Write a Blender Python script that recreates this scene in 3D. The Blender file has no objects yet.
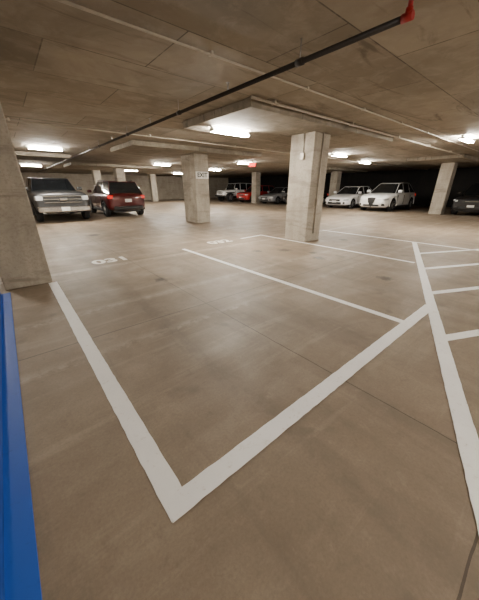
import bpy, bmesh, math, random
from mathutils import Vector, Matrix, Euler
random.seed(4)
S = bpy.context.scene
COL = S.collection
CEIL = 3.2

# ------------------------------------------------------------------ materials
def newmat(name):
    m = bpy.data.materials.new(name); m.use_nodes = True
    nt = m.node_tree
    b = nt.nodes["Principled BSDF"]
    return m, nt, b

def simple(name, col, rough=0.5, metal=0.0, coat=0.0, emit=None, es=0.0, var=0.12, vscale=6.0):
    m, nt, b = newmat(name)
    n = nt.nodes.new("ShaderNodeTexNoise"); n.inputs["Scale"].default_value = vscale
    n.inputs["Detail"].default_value = 4
    tc = nt.nodes.new("ShaderNodeTexCoord")
    nt.links.new(tc.outputs["Object"], n.inputs["Vector"])
    r = nt.nodes.new("ShaderNodeValToRGB")
    r.color_ramp.elements[0].position = 0.3; r.color_ramp.elements[1].position = 0.7
    r.color_ramp.elements[0].color = (*[c*(1-var) for c in col], 1)
    r.color_ramp.elements[1].color = (*[min(1, c*(1+var)) for c in col], 1)
    nt.links.new(n.outputs["Fac"], r.inputs["Fac"])
    nt.links.new(r.outputs["Color"], b.inputs["Base Color"])
    b.inputs["Roughness"].default_value = rough
    b.inputs["Metallic"].default_value = metal
    b.inputs["Coat Weight"].default_value = coat
    if emit:
        b.inputs["Emission Color"].default_value = (*emit, 1)
        b.inputs["Emission Strength"].default_value = es
    return m

class NB:
    """tiny node building helper"""
    def __init__(s, nt): s.nt = nt
    def n(s, t): return s.nt.nodes.new(t)
    def link(s, a, b): s.nt.links.new(a, b)
    def math(s, op, a, b=None, c=None, clamp=False):
        x = s.n("ShaderNodeMath"); x.operation = op; x.use_clamp = clamp
        for i, v in enumerate((a, b, c)):
            if v is None: continue
            if isinstance(v, (int, float)): x.inputs[i].default_value = v
            else: s.link(v, x.inputs[i])
        return x.outputs[0]
    def noise(s, vec, scale, detail=5, rough=0.55, dist=0.0):
        x = s.n("ShaderNodeTexNoise"); s.link(vec, x.inputs["Vector"])
        x.inputs["Scale"].default_value = scale; x.inputs["Detail"].default_value = detail
        x.inputs["Roughness"].default_value = rough; x.inputs["Distortion"].default_value = dist
        return x.outputs["Fac"]
    def mapping(s, vec, scale=(1,1,1), loc=(0,0,0), rot=(0,0,0)):
        x = s.n("ShaderNodeMapping"); s.link(vec, x.inputs["Vector"])
        x.inputs["Scale"].default_value = scale; x.inputs["Location"].default_value = loc
        x.inputs["Rotation"].default_value = rot
        return x.outputs[0]
    def rng(s, v, a, b, c=0.0, d=1.0):
        x = s.n("ShaderNodeMapRange"); s.link(v, x.inputs["Value"])
        for k, q in zip(("From Min","From Max","To Min","To Max"), (a,b,c,d)): x.inputs[k].default_value = q
        return x.outputs[0]
    def mix(s, fac, a, b, mode='MIX'):
        x = s.n("ShaderNodeMix"); x.data_type = 'RGBA'; x.blend_type = mode
        if isinstance(fac, (int, float)): x.inputs[0].default_value = fac
        else: s.link(fac, x.inputs[0])
        for i, v in ((6, a), (7, b)):
            if isinstance(v, tuple): x.inputs[i].default_value = (*v[:3], 1)
            else: s.link(v, x.inputs[i])
        return x.outputs[2]

def joint(nb, coord, spacing, offset, width):
    a = nb.math('SUBTRACT', coord, offset)
    a = nb.math('DIVIDE', a, spacing)
    f = nb.math('FRACT', nb.math('ADD', a, 0.5))
    d = nb.math('ABSOLUTE', nb.math('SUBTRACT', f, 0.5))
    return nb.math('LESS_THAN', d, width/spacing/2)

def floor_material():
    m, nt, b = newmat("floor_concrete"); nb = NB(nt)
    pos = nb.n("ShaderNodeNewGeometry").outputs["Position"]
    sep = nb.n("ShaderNodeSeparateXYZ"); nb.link(pos, sep.inputs[0])
    big = nb.noise(pos, 0.6, 6, 0.62, 0.8)
    med = nb.noise(pos, 1.7, 6, 0.6, 0.5)
    fine = nb.noise(pos, 60, 8, 0.75)
    grit = nb.noise(pos, 9, 8, 0.75, 0.2)
    streak = nb.noise(nb.mapping(pos, (0.45, 3.6, 1), rot=(0,0,0.06)), 1.1, 7, 0.62, 0.6)
    streak2 = nb.noise(nb.mapping(pos, (3.2, 0.35, 1)), 0.9, 7, 0.62, 0.6)
    c = nb.mix(nb.rng(big, 0.38, 0.62), (0.250,0.192,0.135), (0.345,0.270,0.195))
    c = nb.mix(nb.rng(med, 0.38, 0.64, 0.0, 0.6), c, (0.220,0.168,0.118))
    c = nb.mix(nb.rng(streak, 0.53, 0.70, 0, 0.45), c, (0.48,0.39,0.29))
    c = nb.mix(nb.rng(streak2, 0.53, 0.70, 0, 0.45), c, (0.135,0.104,0.075))
    c = nb.mix(nb.rng(grit, 0.54, 0.72, 0, 0.28), c, (0.45,0.36,0.265))
    c = nb.mix(nb.rng(grit, 0.46, 0.32, 0, 0.28), c, (0.12,0.092,0.068))
    spots = nb.noise(pos, 1.9, 3, 0.5, 0.2)
    c = nb.mix(nb.rng(spots, 0.64, 0.74, 0, 0.5), c, (0.085,0.063,0.047))
    edge = nb.math('MULTIPLY', nb.math('SUBTRACT', grit, 0.5), 0.45)
    worn = nb.rng(grit, 0.36, 0.6, 0.1, 1.0)
    for axis, c0, wd, st in ((1,2.75,0.09,0.4),(1,3.95,0.12,0.45),(1,6.25,0.15,0.55),(1,7.6,0.2,0.35),(1,9.2,0.2,0.35),
                             (0,1.2,0.17,-0.35),(0,2.65,0.2,-0.35),(0,4.65,0.2,-0.35),(0,6.05,0.2,-0.35),(0,8.0,0.2,-0.35)):
        d = nb.math('ABSOLUTE', nb.math('ADD', nb.math('SUBTRACT', sep.outputs[axis], c0), edge))
        k = nb.math('MULTIPLY', nb.rng(d, wd, wd*0.2, 0, abs(st)), worn)
        c = nb.mix(nb.math('MAXIMUM', k, 0.0), c, (0.54,0.45,0.35) if st > 0 else (0.09,0.068,0.05))
    for (ox, oy, rr) in ((5.65,3.64,0.22),(5.25,1.9,0.17),(5.68,4.8,0.24),(6.0,4.1,0.14),(5.0,5.2,0.18),(1.9,4.6,0.14),(8.4,4.6,0.2),(2.2,11,0.3),(12,12,0.4)):
        v = nb.n("ShaderNodeVectorMath"); v.operation='DISTANCE'; nb.link(pos, v.inputs[0]); v.inputs[1].default_value = (ox,oy,0)
        d = nb.math('ADD', v.outputs["Value"], nb.math('MULTIPLY', edge, 0.9))
        k = nb.rng(d, rr, rr*0.35, 0, 0.85)
        c = nb.mix(nb.math('MAXIMUM', k, 0.0), c, (0.035,0.026,0.02))
    c = nb.mix(nb.rng(fine, 0.40, 0.64, 0.0, 0.35), c, (0.15,0.115,0.082))
    wob = nb.math('MULTIPLY', nb.math('SUBTRACT', nb.noise(pos, 3, 3), 0.5), 0.02)
    jx = joint(nb, nb.math('ADD', sep.outputs[0], wob), 7.3, 1.95, 0.009)
    jy = joint(nb, nb.math('ADD', sep.outputs[1], wob), 3.3, -0.19, 0.012)
    j = nb.math('MAXIMUM', jx, jy)
    c = nb.mix(nb.math('MULTIPLY', j, 0.7), c, (0.03,0.022,0.016))
    nb.link(c, b.inputs["Base Color"])
    nb.link(nb.rng(med, 0.3, 0.7, 0.50, 0.66), b.inputs["Roughness"])
    bp = nb.n("ShaderNodeBump"); bp.inputs["Strength"].default_value = 0.15; bp.inputs["Distance"].default_value = 0.01
    nb.link(fine, bp.inputs["Height"]); nb.link(bp.outputs[0], b.inputs["Normal"])
    return m

def ceiling_material():
    m, nt, b = newmat("ceiling_concrete"); nb = NB(nt)
    pos = nb.n("ShaderNodeNewGeometry").outputs["Position"]
    br = nb.n("ShaderNodeTexBrick"); nb.link(nb.mapping(pos, (1,1,1), loc=(0.4,0.35,0)), br.inputs["Vector"])
    br.inputs["Scale"].default_value = 1.0
    br.inputs["Brick Width"].default_value = 2.44; br.inputs["Row Height"].default_value = 1.22
    br.inputs["Mortar Size"].default_value = 0.009; br.inputs["Mortar Smooth"].default_value = 0.2
    br.inputs["Color1"].default_value = (0.38,0.335,0.265,1)
    br.inputs["Color2"].default_value = (0.23,0.198,0.155,1)
    br.inputs["Mortar"].default_value = (0.08,0.067,0.052,1)
    big = nb.noise(pos, 0.55, 6, 0.65, 0.8); med = nb.noise(pos, 2.6, 9, 0.7, 0.5)
    st = nb.noise(nb.mapping(pos, (0.35,2.0,1)), 1.2, 7, 0.65, 1.2)
    c = nb.mix(nb.rng(big, 0.38, 0.65, 0, 0.6), br.outputs["Color"], (0.17,0.145,0.11))
    c = nb.mix(nb.rng(med, 0.48, 0.70, 0, 0.5), c, (0.45,0.40,0.33))
    c = nb.mix(nb.rng(st, 0.56, 0.68, 0, 0.7), c, (0.10,0.080,0.060))
    nb.link(c, b.inputs["Base Color"]); b.inputs["Roughness"].default_value = 0.8
    bp = nb.n("ShaderNodeBump"); bp.inputs["Strength"].default_value = 0.2; bp.inputs["Distance"].default_value = 0.02
    nb.link(med, bp.inputs["Height"]); nb.link(bp.outputs[0], b.inputs["Normal"])
    return m

def concrete(name, ca, cb, cs):
    m, nt, b = newmat(name); nb = NB(nt)
    pos = nb.n("ShaderNodeNewGeometry").outputs["Position"]
    v = nb.noise(nb.mapping(pos, (1,1,0.35)), 2.2, 7, 0.65, 0.3)
    f = nb.noise(pos, 28, 6, 0.7)
    h = nb.noise(nb.mapping(pos, (0.6,0.6,3.0)), 1.5, 6, 0.7, 0.5)
    c = nb.mix(nb.rng(v, 0.38, 0.62), ca, cb)
    c = nb.mix(nb.rng(f, 0.48, 0.72, 0, 0.55), c, cs)
    c = nb.mix(nb.rng(h, 0.52, 0.66, 0, 0.65), c, cs)
    nb.link(c, b.inputs["Base Color"]); b.inputs["Roughness"].default_value = 0.78
    bp = nb.n("ShaderNodeBump"); bp.inputs["Strength"].default_value = 0.25; bp.inputs["Distance"].default_value = 0.012
    nb.link(f, bp.inputs["Height"]); nb.link(bp.outputs[0], b.inputs["Normal"])
    return m

def paint_line(name, col, worn, thr=(0.62,0.75)):
    m, nt, b = newmat(name); nb = NB(nt)
    pos = nb.n("ShaderNodeNewGeometry").outputs["Position"]
    f = nb.noise(pos, 22, 8, 0.75, 0.3); g = nb.noise(pos, 2.5, 5, 0.6); h = nb.noise(pos, 6, 8, 0.75, 0.5)
    c = nb.mix(nb.rng(g, 0.3, 0.7, 0, 0.5), col, tuple(x*0.85 for x in col))
    c = nb.mix(nb.rng(f, thr[0], thr[1], 0, 0.8), c, worn)
    c = nb.mix(nb.rng(h, 0.58, 0.72, 0, 0.5), c, worn)
    nb.link(c, b.inputs["Base Color"]); b.inputs["Roughness"].default_value = 0.55
    return m

M_floor = floor_material(); M_ceil = ceiling_material()
M_col = concrete("column_concrete", (0.34,0.30,0.24), (0.47,0.42,0.345), (0.2,0.172,0.135))
M_wall = concrete("wall_concrete", (0.36,0.31,0.245), (0.44,0.385,0.31), (0.24,0.20,0.15))
M_unlit = concrete("unlit_wall_shade", (0.010,0.0095,0.009), (0.018,0.016,0.014), (0.007,0.007,0.007))  # near-black colour stands in for unlit shade on the far wall
M_white = paint_line("white_line_paint", (0.97,0.96,0.94), (0.56,0.49,0.40), (0.59,0.72))
M_faded = paint_line("faded_line_paint", (0.92,0.89,0.83), (0.46,0.38,0.29), (0.54,0.68))
M_blue = paint_line("blue_curb_paint", (0.015,0.10,0.52), (0.01,0.05,0.25))
M_blue2 = paint_line("blue_curb_paint_dark", (0.01,0.055,0.30), (0.008,0.03,0.15))
M_lamp = simple("lamp_lens", (0.9,0.9,0.85), 0.4, emit=(1.0,0.93,0.82), es=720, var=0.01)
M_housing = simple("lamp_housing", (0.6,0.6,0.57), 0.4)
M_pipe = simple("black_iron_pipe", (0.022,0.018,0.016), 0.45, 0.3)
M_galv = simple("galvanised_conduit", (0.48,0.43,0.36), 0.45, 0.2)
M_redp = simple("red_valve_paint", (0.30,0.010,0.010), 0.4)
M_steel = simple("steel", (0.4,0.4,0.4), 0.35, 0.9)
M_tire = simple("tire_rubber", (0.012,0.012,0.013), 0.8)
M_rim = simple("alloy_rim", (0.5,0.5,0.5), 0.3, 0.8)
M_glass = simple("car_glass", (0.012,0.014,0.016), 0.06, 0, 0.5)
M_chrome = simple("chrome", (0.65,0.65,0.65), 0.2, 1.0)
M_black = simple("black_plastic", (0.015,0.015,0.015), 0.5)
M_head = simple("headlamp_glass", (0.75,0.78,0.8), 0.12, 0.3, 1.0)
M_tail = simple("tail_lamp", (0.5,0.01,0.01), 0.2, 0, 1.0, emit=(1,0.05,0.03), es=0.5)
M_plate = simple("licence_plate", (0.7,0.7,0.68), 0.5)
M_signw = simple("sign_white", (0.75,0.74,0.7), 0.5)
M_signk = simple("sign_black", (0.02,0.02,0.02), 0.5)
M_exit = simple("exit_red_glow", (0.6,0.02,0.02), 0.5, emit=(1,0.04,0.02), es=10)
M_exitc = simple("exit_sign_case", (0.35,0.02,0.02), 0.5)
def carpaint(name, c, metal=0.2, rough=0.28): return simple(name, c, rough, metal, 1.0, var=0.02)
P_white = carpaint("paint_white", (0.90,0.90,0.89), 0.0)
P_truck = simple("paint_charcoal", (0.045,0.045,0.047), 0.4, 0.2, 0.3, var=0.02)
P_dred = carpaint("paint_dark_red", (0.07,0.006,0.007), 0.2)
P_red = carpaint("paint_red", (0.5,0.02,0.02), 0.1)
P_grey = carpaint("paint_grey", (0.26,0.26,0.27), 0.3)
P_black = carpaint("paint_black", (0.012,0.012,0.014), 0.3)

# ------------------------------------------------------------------ geometry helpers
def mkobj(name, me, mats, parent=None, smooth=False):
    o = bpy.data.objects.new(name, me); COL.objects.link(o)
    for mt in (mats if isinstance(mats, (list, tuple)) else [mats]): me.materials.append(mt)
    if parent: o.parent = parent
    if smooth:
        for p in me.polygons: p.use_smooth = True
    return o

def empty(name, loc=(0,0,0), rotz=0):
    e = bpy.data.objects.new(name, None); COL.objects.link(e)
    e.location = loc; e.rotation_euler = (0,0,rotz); e.empty_display_size = 0.2
    return e

def box(name, c, s, mat, parent=None, bevel=0.0, rot=(0,0,0), seg=2):
    bm = bmesh.new(); bmesh.ops.create_cube(bm, size=1)
    bmesh.ops.scale(bm, vec=s, verts=bm.verts)
    if bevel: bmesh.ops.bevel(bm, geom=bm.edges[:], offset=bevel, segments=seg, affect='EDGES', profile=0.6)
    me = bpy.data.meshes.new(name); bm.to_mesh(me); bm.free()
    o = mkobj(name, me, mat, parent); o.location = c; o.rotation_euler = rot
    return o

def cyl(name, p0, p1, r, mat, parent=None, seg=16, r2=None):
    p0 = Vector(p0); p1 = Vector(p1); d = p1-p0
    bm = bmesh.new()
    bmesh.ops.create_cone(bm, cap_ends=True, segments=seg, radius1=r, radius2=r if r2 is None else r2, depth=d.length)
    me = bpy.data.meshes.new(name); bm.to_mesh(me); bm.free()
    o = mkobj(name, me, mat, parent)
    o.location = (p0+p1)/2; o.rotation_euler = d.to_track_quat('Z','Y').to_euler()
    for p in me.polygons: p.use_smooth = len(p.vertices) == 4
    return o

def strip(name, p0, p1, w, mat, parent=None, z=0.003):
    p0 = Vector((*p0,0)); p1 = Vector((*p1,0)); L = (p1-p0).length
    d = (p1-p0).normalized(); n = Vector((-d.y,d.x,0))*w/2
    k = max(2, int(L/0.06)); vs = []; fs = []
    for i in range(k+1):          # slightly ragged hand-rolled edges
        c = p0 + d*L*i/k
        a = c - n*(1+random.uniform(-0.04,0.04)); b = c + n*(1+random.uniform(-0.04,0.04))
        vs += [(a.x,a.y,z),(b.x,b.y,z)]
        if i: fs.append((2*i-2, 2*i, 2*i+1, 2*i-1))
    me = bpy.data.meshes.new(name)
    me.from_pydata(vs, [], fs)
    return mkobj(name, me, mat, parent)

def text(name, body, size, mat, parent=None, loc=(0,0,0), rot=(0,0,0), ext=0.0, bold=0.0):
    cu = bpy.data.curves.new(name+"_c", 'FONT'); cu.body = body; cu.size = size; cu.extrude = ext
    cu.align_x = 'CENTER'; cu.align_y = 'CENTER'; cu.offset = bold
    t = bpy.data.objects.new(name+"_t", cu); COL.objects.link(t)
    dg = bpy.context.evaluated_depsgraph_get()
    me = bpy.data.meshes.new_from_object(t.evaluated_get(dg)); bpy.data.objects.remove(t)
    me.materials.clear()
    o = mkobj(name, me, mat, parent); o.location = loc; o.rotation_euler = rot
    return o

# ------------------------------------------------------------------ room shell
X0, X1, Y0, Y1 = -5.0, 31.0, -7.0, 40.0
cx, cy = (X0+X1)/2, (Y0+Y1)/2
box("floor", (cx,cy,-0.1), (X1-X0,Y1-Y0,0.2), M_floor)
box("ceiling", (cx,cy,CEIL+0.12), (X1-X0,Y1-Y0,0.24), M_ceil)
box("wall_left", (X0-0.1,cy,CEIL/2), (0.2,Y1-Y0,CEIL), M_wall)
box("wall_right", (X1+0.1,cy,CEIL/2), (0.2,Y1-Y0,CEIL), M_unlit)
box("wall_back", (cx,Y1+0.1,CEIL/2), (X1-X0,0.2,CEIL), M_wall)
box("wall_front", (cx,Y0-0.1,CEIL/2), (X1-X0,0.2,CEIL), M_wall)

# drop panels / shallow beams in the slab
DP = 0.16
panels = [(4.1, 10.6, 4.55, 7.2), (4.1, 10.6, 10.9, 13.6), (18.6, 25.4, 4.3, 7.0), (21.6,28.2,14.0,16.8),
          (-3.2,3.3,17.6,20.2),(4.1,10.6,22.6,25.4)]
for a,b_,c_,d_ in panels:
    box("ceiling_drop_panel", ((a+b_)/2,(c_+d_)/2,CEIL-DP/2), (b_-a,d_-c_,DP), M_ceil, bevel=0.01)

# columns : (xmin,xmax,ymin,ymax,top)
cols = [(-0.36,0.32,5.73,6.45,CEIL), (7.05,7.80,5.15,6.0,CEIL-DP), (7.05,7.80,11.6,12.8,CEIL-DP),
        (21.6,22.35,5.35,6.05,CEIL-DP), (24.6,25.3,15.0,15.7,CEIL-DP), (7.3,7.95,23.7,24.4,CEIL-DP),
        (7.3,7.95,30.7,31.4,CEIL), (21.7,22.4,23.05,23.75,CEIL), (14.6,15.3,34.5,35.2,CEIL)]
for a,b_,c_,d_,t in cols:
    box("concrete_column", ((a+b_)/2,(c_+d_)/2,t/2), (b_-a,d_-c_,t), M_col, bevel=0.02)

# ------------------------------------------------------------------ floor markings
W = 0.13
strip("parking_line", (0.31,0.84), (0.31,5.72), W, M_white, z=0.003)
strip("parking_line", (0.25,0.90), (4.43,0.90), W, M_white, z=0.004)
strip("parking_line", (3.57,0.96), (3.57,6.75), W*0.85, M_white, z=0.003)
strip("parking_line", (6.95,1.95), (6.95,7.1), W*0.85, M_white, z=0.003)
strip("parking_line", (9.75,-3.0), (9.75,6.3), W*0.85, M_white, z=0.003)
strip("parking_line", (-0.2,-0.87), (9.75,2.90), W, M_white, z=0.005)
strip("parking_line", (5.9,6.95), (7.0,7.05), W*0.8, M_white, z=0.004)
hz = empty("hatch_marking")
for i, x in enumerate((1.93, 3.45, 4.97, 6.50, 8.03)):
    y = -1.02+0.379*(x+0.6)
    L = 3.2
    strip("hatch_stripe_%d"%i, (x,y), (x+L*0.9, y-L*0.435), W*0.9, M_white, hz, z=0.003)
for body, x, y in (("031",1.62,6.72),("032",5.0,6.95)):
    text("stall_number", body, 0.55, M_faded, loc=(x,y,0.004), rot=(0,0,0), bold=0.022)
# painted kerb on the left
kb = empty("painted_curb")
box("curb_top", (-0.50,1.4,0.03), (0.16,8.3,0.06), M_blue2, kb, bevel=0.01)
box("curb_line", (-0.36,1.4,0.004), (0.12,8.3,0.008), M_blue, kb)

# ------------------------------------------------------------------ pipes
sp = empty("sprinkler_pipe")
PX, PZ = 3.12, 2.98
cyl("main_run", (PX,1.45,PZ), (PX,34,PZ), 0.028, M_pipe, sp)
cyl("red_tee", (PX,1.38,PZ), (PX,1.47,PZ), 0.034, M_redp, sp)
cyl("red_elbow", (PX,1.42,PZ), (PX,1.42,PZ+0.06), 0.03, M_redp, sp)
cyl("riser", (PX,1.42,PZ+0.06), (PX,1.42,CEIL), 0.020, M_redp, sp)
for i,y in enumerate((2.6,5.6,8.6,11.6,14.6,19,23,27,31)):
    cyl("hanger_%d"%i, (PX,y,PZ), (PX,y,CEIL), 0.006, M_steel, sp, 8)
    cyl("coupling_%d"%i, (PX,y-0.05,PZ), (PX,y+0.05,PZ), 0.038, M_pipe, sp)
for i,y in enumerate((4.0,7.0,10.0,13.0)):
    cyl("sprinkler_head_%d"%i, (PX,y,PZ+0.02), (PX,y,PZ+0.12), 0.012, M_steel, sp, 8)
    cyl("deflector_%d"%i, (PX,y,PZ+0.12), (PX,y,PZ+0.125), 0.03, M_steel, sp, 12)
c1 = empty("ceiling_conduit")
cyl("run", (-4.9,3.55,CEIL-0.03), (20,3.55,CEIL-0.03), 0.014, M_galv, c1, 10)
for i in range(12): box("strap_%d"%i, (-3.5+i*2,3.55,CEIL-0.02), (0.03,0.08,0.04), M_galv, c1)
c2 = empty("ceiling_conduit")
cyl("run", (4.0,4.42,CEIL-0.05), (30.9,4.42,CEIL-0.05), 0.024, M_galv, c2, 10)
for i in range(9): box("strap_%d"%i, (4.6+i*3,4.42,CEIL-0.035), (0.04,0.12,0.07), M_galv, c2)
c3 = empty("ceiling_conduit")
cyl("run", (-4.9,9.6,CEIL-0.04), (30.9,9.6,CEIL-0.04), 0.02, M_galv, c3, 10)
for i in range(9): box("strap_%d"%i, (-3+i*3.6,9.6,CEIL-0.03), (0.04,0.12,0.06), M_galv, c3)
# conduit and boxes on the middle column
cc = empty("column_conduit")
cyl("riser", (7.42,5.125,0.25), (7.42,5.125,CEIL-DP), 0.018, M_galv, cc, 10)
box("junction_box", (7.42,5.105,1.2), (0.12,0.09,0.18), M_galv, cc, bevel=0.005)
box("call_box", (7.02,5.5,2.45), (0.07,0.13,0.18), M_galv, cc, bevel=0.01)
cyl("call_box_drop", (7.02,5.5,2.5), (7.02,5.5,CEIL-DP), 0.014, M_galv, cc, 10)

# ------------------------------------------------------------------ light fixtures
lights = [(5.1,6.45,DP),(1.9,15.0,0),(13.7,8.4,0),(12.7,3.0,0),(2.2,26.5,0),(9.3,19.7,0),(10.0,28,0),
          (1.5,-4.2,0),(8.0,-3.6,0),(16,-2.5,0),(13.0,15,0),(15.5,22,0),(16,30,0),(-2.5,11,0),(18.6,9.5,0)]  # last two added: off-view fill at left, and one brightening the parked cars
for x,y,dp in lights:
    e = empty("fluorescent_light_fixture", (x,y,CEIL-dp-0.002))
    box("housing", (0,0,-0.03), (1.26,0.07,0.06), M_housing, e, bevel=0.008)
    bm = bmesh.new()
    for s in (-1,1):
        bmesh.ops.create_cone(bm, cap_ends=True, segments=10, radius1=0.02, radius2=0.02, depth=1.16,
            matrix=Matrix.Translation((0,s*0.06,-0.10))@Matrix.Rotation(math.pi/2,4,'Y'))
    me = bpy.data.meshes.new("tubes"); bm.to_mesh(me); bm.free(); mkobj("tubes", me, M_lamp, e, True)
    for s in (-1,1): box("end_cap_%d"%(s+1), (s*0.60,0,-0.085), (0.04,0.18,0.06), M_housing, e, bevel=0.005)

# ------------------------------------------------------------------ signs
es = empty("exit_sign", (7.44,11.585,2.15))
box("plate", (0,0,0), (0.70,0.02,0.30), M_signw, es, bevel=0.004)
text("lettering", "EXIT", 0.27, M_signk, es, (0,-0.013,0), (math.pi/2,0,0), 0.002, 0.006)
ex = empty("exit_sign", (11.8,12.9,2.85), -0.5)
box("case", (0,0,0), (0.42,0.06,0.22), M_exitc, ex, bevel=0.01)
text("lettering", "EXIT", 0.2, M_exit, ex, (0,-0.034,0), (math.pi/2,0,0), 0.003, 0.008)
cyl("stem", (0,0,0.1), (0,0,CEIL-2.85), 0.012, M_housing, ex, 8)

# ------------------------------------------------------------------ vehicles
def bool_arches(o, wheels, r, w):
    for (wx) in wheels:
        c = cyl("cut", (wx,-w-0.3,r), (wx,w+0.3,r), r*1.17, M_black, None, 24)
        md = o.modifiers.new("b", 'BOOLEAN'); md.operation = 'DIFFERENCE'; md.object = c; md.solver = 'EXACT'
        dg = bpy.context.evaluated_depsgraph_get(); dg.update()
        me = bpy.data.meshes.new_from_object(o.evaluated_get(dg))
        o.modifiers.clear(); o.data = me
        bpy.data.objects.remove(c)

def body_loft(st):
    bm = bmesh.new(); rings = []
    for (x,w,zb,zt) in st:
        h = zt-zb
        half = [(0,zb),(0.80*w,zb),(0.965*w,zb+0.10*h),(w,zb+0.42*h),(0.985*w,zb+0.72*h),(0.94*w,zb+0.93*h),(0.80*w,zt),(0,zt+0.025)]
        ring = half + [(-y,z) for y,z in half[-2:0:-1]]
        rings.append([bm.verts.new((x,y,z)) for y,z in ring])
    n = len(rings[0])
    for a,b in zip(rings, rings[1:]):
        for i in range(n):
            bm.faces.new((a[i],a[(i+1)%n],b[(i+1)%n],b[i]))
    bm.faces.new(rings[0][::-1]); bm.faces.new(rings[-1])
    bmesh.ops.recalc_face_normals(bm, faces=bm.faces)
    me = bpy.data.meshes.new("body"); bm.to_mesh(me); bm.free()
    return me

def greenhouse(bx, tx, zb, zt, wb, wt, inset=0.045):
    bm = bmesh.new(); n = len(bx); V = {}
    for i in range(n):
        f = 1.0
        if i == 0 or i == n-1: f = 0.93
        for s in (-1,1):
            V[('b',i,s)] = bm.verts.new((bx[i], s*wb*f, zb))
            V[('t',i,s)] = bm.verts.new((tx[i], s*wt*f, zt-(0.035 if i in (0,n-1) else 0)))
    win = []
    for i in range(n-1):
        for s in (-1,1):
            win.append(bm.faces.new((V['b',i,s],V['b',i+1,s],V['t',i+1,s],V['t',i,s])))
        bm.faces.new((V['t',i,-1],V['t',i+1,-1],V['t',i+1,1],V['t',i,1]))
        bm.faces.new((V['b',i,-1],V['b',i,1],V['b',i+1,1],V['b',i+1,-1]))
    for i in (0,n-1):
        win.append(bm.faces.new((V['b',i,-1],V['t',i,-1],V['t',i,1],V['b',i,1])))
    bmesh.ops.recalc_face_normals(bm, faces=bm.faces)
    bmesh.ops.inset_individual(bm, faces=win, thickness=inset, depth=-0.008)
    for f in win: f.material_index = 1
    me = bpy.data.meshes.new("cabin"); bm.to_mesh(me); bm.free()
    return me

def wheel(name, x, y, r, w, e, side):
    bm = bmesh.new()
    prof = [(r*0.60,-w/2),(r*0.9,-w/2),(r,-w*0.36),(r,w*0.36),(r*0.9,w/2),(r*0.60,w/2)]
    seg = 28; rings = []
    for k in range(seg):
        a = 2*math.pi*k/seg
        rings.append([bm.verts.new((p*math.cos(a), q, p*math.sin(a))) for p,q in prof])
    for k in range(seg):
        A, B = rings[k], rings[(k+1)%seg]
        for i in range(len(prof)):
            j = (i+1)%len(prof); bm.faces.new((A[i],A[j],B[j],B[i]))
    bmesh.ops.recalc_face_normals(bm, faces=bm.faces)
    me = bpy.data.meshes.new(name); bm.to_mesh(me); bm.free()
    t = mkobj(name+"_tire", me, M_tire, e, True); t.location = (x,y,r)
    bm = bmesh.new()
    yo = side*w*0.36
    bmesh.ops.create_cone(bm, cap_ends=True, segments=28, radius1=r*0.61, radius2=r*0.61, depth=w*0.3,
                          matrix=Matrix.Rotation(math.pi/2,4,'X'))
    for f in bm.faces: f.material_index = 1
    def addm(mat_, geomfn):
        before = set(bm.faces); geomfn()
        for f in bm.faces:
            if f not in before: f.material_index = mat_
    for k in range(5):
        M = Matrix.Rotation(2*math.pi*k/5,4,'Y') @ Matrix.Translation((0,yo*0.9,r*0.31)) @ Matrix.Diagonal((r*0.2,0.03,r*0.58,1))
        addm(0, lambda: bmesh.ops.create_cube(bm, size=1, matrix=M))
    addm(0, lambda: bmesh.ops.create_cone(bm, cap_ends=True, segments=16, radius1=r*0.16, radius2=r*0.16, depth=0.05,
                          matrix=Matrix.Translation((0,yo,0))@Matrix.Rotation(math.pi/2,4,'X')))
    ring = []
    for k in range(28):
        a = 2*math.pi*k/28
        ring.append([bm.verts.new((p*math.cos(a), yo*1.15, p*math.sin(a))) for p in (r*0.53,r*0.64)])
    for k in range(28):
        A,B = ring[k], ring[(k+1)%28]; bm.faces.new((A[0],A[1],B[1],B[0])).material_index = 0
    me = bpy.data.meshes.new(name+"_rim"); bm.to_mesh(me); bm.free()
    o = mkobj(name+"_rim", me, [M_rim, M_black], e); o.location = (x,y,r)

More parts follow.
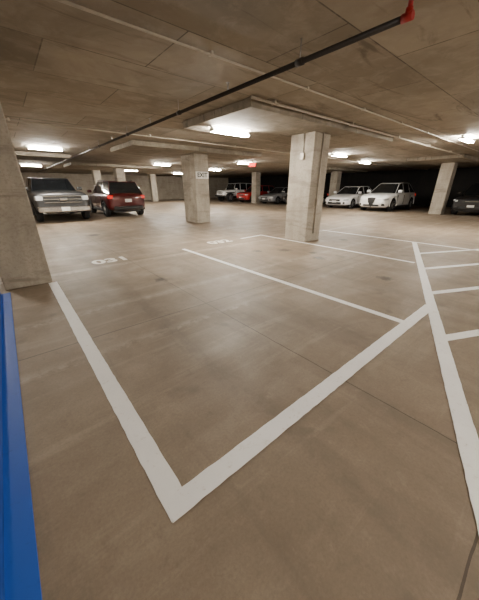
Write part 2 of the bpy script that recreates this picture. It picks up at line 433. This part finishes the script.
SPEC = {
 'sedan': dict(st=[(2.32,.60,.34,.62),(2.24,.78,.22,.70),(2.0,.87,.19,.77),(1.5,.90,.19,.86),(.9,.905,.19,.93),(0,.91,.19,.95),(-1.2,.91,.19,.98),(-1.8,.88,.21,1.02),(-2.15,.82,.26,1.0),(-2.3,.68,.38,.88)],
    gh=([1.0,-.1,-1.0,-1.85],[.25,-.15,-.9,-1.2],.93,1.43,.84,.62), wh=(1.42,-1.38), r=.33, wy=.80, nose=2.22),
 'suv': dict(st=[(2.32,.68,.42,.82),(2.26,.82,.28,.92),(2.0,.91,.25,.99),(1.5,.93,.25,1.05),(.9,.94,.25,1.09),(0,.94,.25,1.1),(-1.2,.94,.25,1.12),(-1.9,.92,.27,1.13),(-2.2,.88,.32,1.1),(-2.32,.76,.42,1.0)],
    gh=([1.05,-.05,-1.1,-2.2],[.35,-.1,-1.1,-1.85],1.08,1.66,.87,.68), wh=(1.42,-1.42), r=.37, wy=.82, nose=2.25),
 'hatch': dict(st=[(2.32,.55,.36,.72),(2.24,.76,.24,.83),(2.0,.88,.22,.93),(1.5,.92,.22,1.01),(.9,.93,.22,1.05),(0,.93,.22,1.07),(-1.2,.93,.22,1.09),(-1.8,.92,.24,1.11),(-2.15,.86,.30,1.07),(-2.3,.72,.42,.97)],
    gh=([1.05,-.05,-1.05,-2.05],[.20,-.15,-1.0,-1.45],1.05,1.63,.86,.62), wh=(1.42,-1.40), r=.39, wy=.82, nose=2.22),
 'truck': dict(st=[(2.82,.82,.48,1.06),(2.76,.95,.40,1.15),(2.5,1.0,.38,1.19),(1.6,1.01,.38,1.22),(.9,1.01,.38,1.24),(0,1.01,.38,1.24),(-1.2,1.01,.38,1.24),(-2.4,1.01,.40,1.24),(-2.8,.99,.45,1.24),(-2.88,.95,.5,1.2)],
    gh=([1.05,.0,-1.0,-1.2],[.45,-.05,-1.0,-1.12],1.22,1.77,.94,.76), wh=(1.85,-1.85), r=.41, wy=.88, nose=2.78),
 'jeep': dict(st=[(2.05,.66,.55,1.02),(2.0,.70,.5,1.10),(1.6,.74,.5,1.12),(.9,.78,.5,1.15),(.8,.80,.45,1.16),(0,.80,.45,1.16),(-1.2,.80,.45,1.16),(-1.9,.80,.5,1.16),(-2.0,.78,.55,1.14)],
    gh=([.75,-.1,-1.0,-1.95],[.5,-.1,-1.0,-1.85],1.15,1.82,.76,.68), wh=(1.35,-1.3), r=.42, wy=.80, nose=2.02),
}

def vehicle(name, kind, paint, loc, rotz, k=1.0, grille='bar'):
    s = SPEC[kind]; e = empty(name, (loc[0],loc[1],0.004), rotz); e.scale = (k,k,k)
    st = s['st']; r = s['r']; wmax = max(q[1] for q in st)
    o = mkobj("body", body_loft(st), paint)
    md = o.modifiers.new("ss",'SUBSURF'); md.levels = 2; md.render_levels = 2
    dg = bpy.context.evaluated_depsgraph_get()
    me = bpy.data.meshes.new_from_object(o.evaluated_get(dg)); o.modifiers.clear(); o.data = me
    bool_arches(o, s['wh'], r, wmax)
    for p in o.data.polygons: p.use_smooth = True
    o.parent = e
    try:
        o.data.set_sharp_from_angle(angle=math.radians(35))
    except Exception: pass
    bx,tx,zb,zt,wb,wt = s['gh']
    g = mkobj("cabin", greenhouse(bx,tx,zb-0.03,zt,wb,wt), [paint, M_glass], e)
    bv = g.modifiers.new("bev",'BEVEL'); bv.width = 0.035; bv.segments = 3; bv.limit_method='ANGLE'; bv.angle_limit=math.radians(30)
    xf = st[1][0]; xr = st[-2][0]
    box("underbody", ((xf+xr)/2,0,st[3][2]+0.10), ((xf-xr)*0.92, 1.3, 0.25), M_black, e)
    for i,wx in enumerate(s['wh']):
        for sd in (-1,1):
            wheel("wheel_%d_%d"%(i,sd+1), wx, sd*s['wy']*1.0, r, 0.24, e, sd)
            bm = bmesh.new(); N=18; R0=r*1.13; R1=r*1.24; prev=None
            for q in range(N+1):
                a = math.pi*(-0.06+1.12*q/N)
                c_ = [bm.verts.new((R*math.cos(a), y_, R*math.sin(a))) for R,y_ in ((R0,sd*(wmax-0.06)),(R0,sd*(wmax+0.012)),(R1,sd*(wmax+0.004)))]
                if prev:
                    for u in range(2): bm.faces.new((prev[u],prev[u+1],c_[u+1],c_[u]))
                prev = c_
            mm = bpy.data.meshes.new("arch_trim"); bm.to_mesh(mm); bm.free()
            t = mkobj("arch_trim_%d_%d"%(i,sd+1), mm, M_black if kind in('truck','suv','jeep') else paint, e, True); t.location=(wx,0,r)
    n = s['nose']; zt0 = st[1][3]; zb0 = st[1][2]
    for sd in (-1,1):
        lbl = "left" if sd>0 else "right"
        box("mirror_"+lbl, (bx[0]-0.22, sd*(wb+0.10), zb+0.09), (0.14,0.22,0.15), paint, e, bevel=0.04)
        if kind=='jeep':
            cyl("headlamp_"+lbl, (n-0.05,sd*0.50,zt0-0.16), (n+0.06,sd*0.50,zt0-0.16), 0.10, M_head, e)
            box("fender_"+lbl, (s['wh'][0],sd*0.86,r*2.12), (1.0,0.26,0.07), M_black, e, bevel=0.03)
        elif kind=='truck':
            box("headlamp_"+lbl, (n-0.05,sd*0.80,zt0-0.20), (0.2,0.30,0.17), M_head, e, bevel=0.03, rot=(0,0,-sd*0.25))
            box("fog_lamp_"+lbl, (n+0.03,sd*0.72,zb0+0.16), (0.08,0.16,0.08), M_head, e, bevel=0.02)
        else:
            box("headlamp_"+lbl, (n-0.13,sd*0.66,zt0-0.13), (0.34,0.34,0.11), M_head, e, bevel=0.04, rot=(0,0.1,-sd*0.55))
            box("air_intake_"+lbl, (n-0.06,sd*0.60,zb0+0.16), (0.22,0.30,0.12), M_black, e, bevel=0.03, rot=(0,0,-sd*0.35))
        xr_ = st[-2][0]
        box("tail_lamp_"+lbl, (xr_+0.02,sd*(st[-2][1]-0.14),st[-2][3]-0.17), (0.22,0.26,0.16), M_tail, e, bevel=0.03, rot=(0,0,sd*0.3))
        for q,dx in enumerate((bx[0]-0.15, bx[1], bx[2]+0.05)):
            box("door_seam_%s_%d"%(lbl,q), (dx, sd*(wmax-0.008), (st[4][2]+st[4][3])/2+0.02), (0.012,0.02,(st[4][3]-st[4][2])*0.62), M_black, e)
        for q,dx in enumerate((bx[1]+0.18, bx[2]+0.22)):
            box("door_handle_%s_%d"%(lbl,q), (dx, sd*(wmax+0.005), zb-0.13), (0.16,0.03,0.03), M_chrome if kind=='truck' else paint, e, bevel=0.01)
        box("sill_"+lbl, (0.0, sd*(wmax-0.05), st[4][2]+0.05), (1.9,0.10,0.10), M_black, e, bevel=0.02)
    if kind=='truck':
        box("grille", (n+0.0,0,zt0-0.24), (0.16,1.30,0.34), M_black, e, bevel=0.02)
        for q in range(3): box("grille_bar_%d"%q, (n+0.08,0,zt0-0.12-0.12*q), (0.04,1.34,0.03), M_chrome, e, bevel=0.01)
        box("badge", (n+0.11,0,zt0-0.24), (0.03,0.28,0.10), M_chrome, e, bevel=0.02)
        box("bumper_front", (n+0.04,0,zb0+0.14), (0.26,1.86,0.22), M_chrome, e, bevel=0.05)
        box("bumper_rear", (st[-1][0]-0.02,0,zb0+0.16), (0.22,1.86,0.22), M_chrome, e, bevel=0.04)
        box("bed_cover", (-2.05,0,1.26), (1.5,1.72,0.05), M_black, e, bevel=0.015)
        box("licence_plate", (n+0.18,0,zb0+0.14), (0.015,0.31,0.15), M_plate, e)
    elif kind=='jeep':
        for q in range(7): box("grille_slot_%d"%q, (n+0.01,-0.27+0.09*q,zt0-0.20), (0.06,0.045,0.28), M_black, e, bevel=0.01)
        box("bumper_front", (n+0.10,0,0.56), (0.22,1.5,0.18), M_black, e, bevel=0.03)
        cyl("spare_wheel", (-2.0,0,1.0), (-2.24,0,1.0), 0.40, M_tire, e, 24)
    elif grille=='shield':
        bm = bmesh.new()
        pts = [(-0.24,0.17),(0,0.19),(0.24,0.17),(0.18,-0.08),(0,-0.34),(-0.18,-0.08)]
        fr = [bm.verts.new((0.05,y,z)) for y,z in pts]; bk=[bm.verts.new((-0.15,y,z)) for y,z in pts]
        bm.faces.new(fr); bm.faces.new(bk[::-1])
        for q in range(6): bm.faces.new((fr[q],bk[q],bk[(q+1)%6],fr[(q+1)%6]))
        bmesh.ops.recalc_face_normals(bm, faces=bm.faces)
        mm = bpy.data.meshes.new("grille"); bm.to_mesh(mm); bm.free()
        gg = mkobj("grille", mm, M_black, e); gg.location=(n+0.07,0,zt0-0.22)
        box("lower_intake", (n+0.02,0,zb0+0.12), (0.18,0.95,0.10), M_black, e, bevel=0.03)
        box("licence_plate", (n+0.13,0.46,zb0+0.24), (0.015,0.28,0.10), M_plate, e)
    else:
        box("grille", (n+0.02,0,zt0-0.16), (0.18,0.82,0.13), M_black, e, bevel=0.03)
        box("grille_trim", (n+0.10,0,zt0-0.16), (0.03,0.6,0.03), M_chrome, e, bevel=0.01)
        box("lower_intake", (n+0.02,0,zb0+0.14), (0.20,1.0,0.14), M_black, e, bevel=0.03)
        box("licence_plate", (n+0.13,0,zb0+0.24), (0.015,0.31,0.11), M_plate, e)
    if kind!='truck':
        box("rear_plate", (st[-1][0]-0.02,0,(st[-1][2]+st[-1][3])/2+0.06), (0.03,0.31,0.14), M_plate, e)
        box("bumper_rear", (st[-2][0]-0.02,0,st[-2][2]+0.12), (0.26,1.4,0.16), M_black, e, bevel=0.04)
    if kind in ('suv','hatch'):
        for sd in (-1,1): box("roof_rail_%d"%(sd+1), (-0.65,sd*(wt-0.04),zt+0.02), (1.4,0.03,0.03), M_black, e, bevel=0.01)
    return e

PI = math.pi
vehicle("pickup_truck", 'truck', P_truck, (2.25, 19.5), -PI/2, 1.20)
vehicle("suv", 'suv', P_dred, (5.60, 19.6), PI/2, 1.20)
vehicle("crossover_suv", 'hatch', P_white, (23.3, 9.5), PI, 1.21, 'shield')
vehicle("sedan", 'sedan', P_white, (24.0, 12.9), PI, 1.22)
vehicle("suv", 'suv', P_black, (24.0, 3.9), PI, 1.12)
vehicle("sedan", 'sedan', P_black, (24.2, 18.0), PI, 1.15)
vehicle("sedan", 'sedan', P_grey, (24.0, 21.3), PI, 1.18)
vehicle("suv", 'suv', P_red, (24.0, 25.3), PI, 1.12)
vehicle("off_road_suv", 'jeep', P_white, (23.6, 29.0), PI, 1.2)

# ------------------------------------------------------------------ world + camera
w = bpy.data.worlds.new("world"); S.world = w; w.use_nodes = True
w.node_tree.nodes["Background"].inputs[0].default_value = (0.02,0.018,0.015,1)
w.node_tree.nodes["Background"].inputs[1].default_value = 0.3

cam = bpy.data.cameras.new("camera"); co = bpy.data.objects.new("camera", cam); COL.objects.link(co)
cam.sensor_fit = 'VERTICAL'; cam.sensor_height = 24; cam.sensor_width = 24
cam.lens = 263/600*24
co.location = (0,0,1.6); co.rotation_euler = (math.radians(90-23.07), 0, math.radians(-40))
cam.clip_start = 0.05; cam.clip_end = 200
S.camera = co
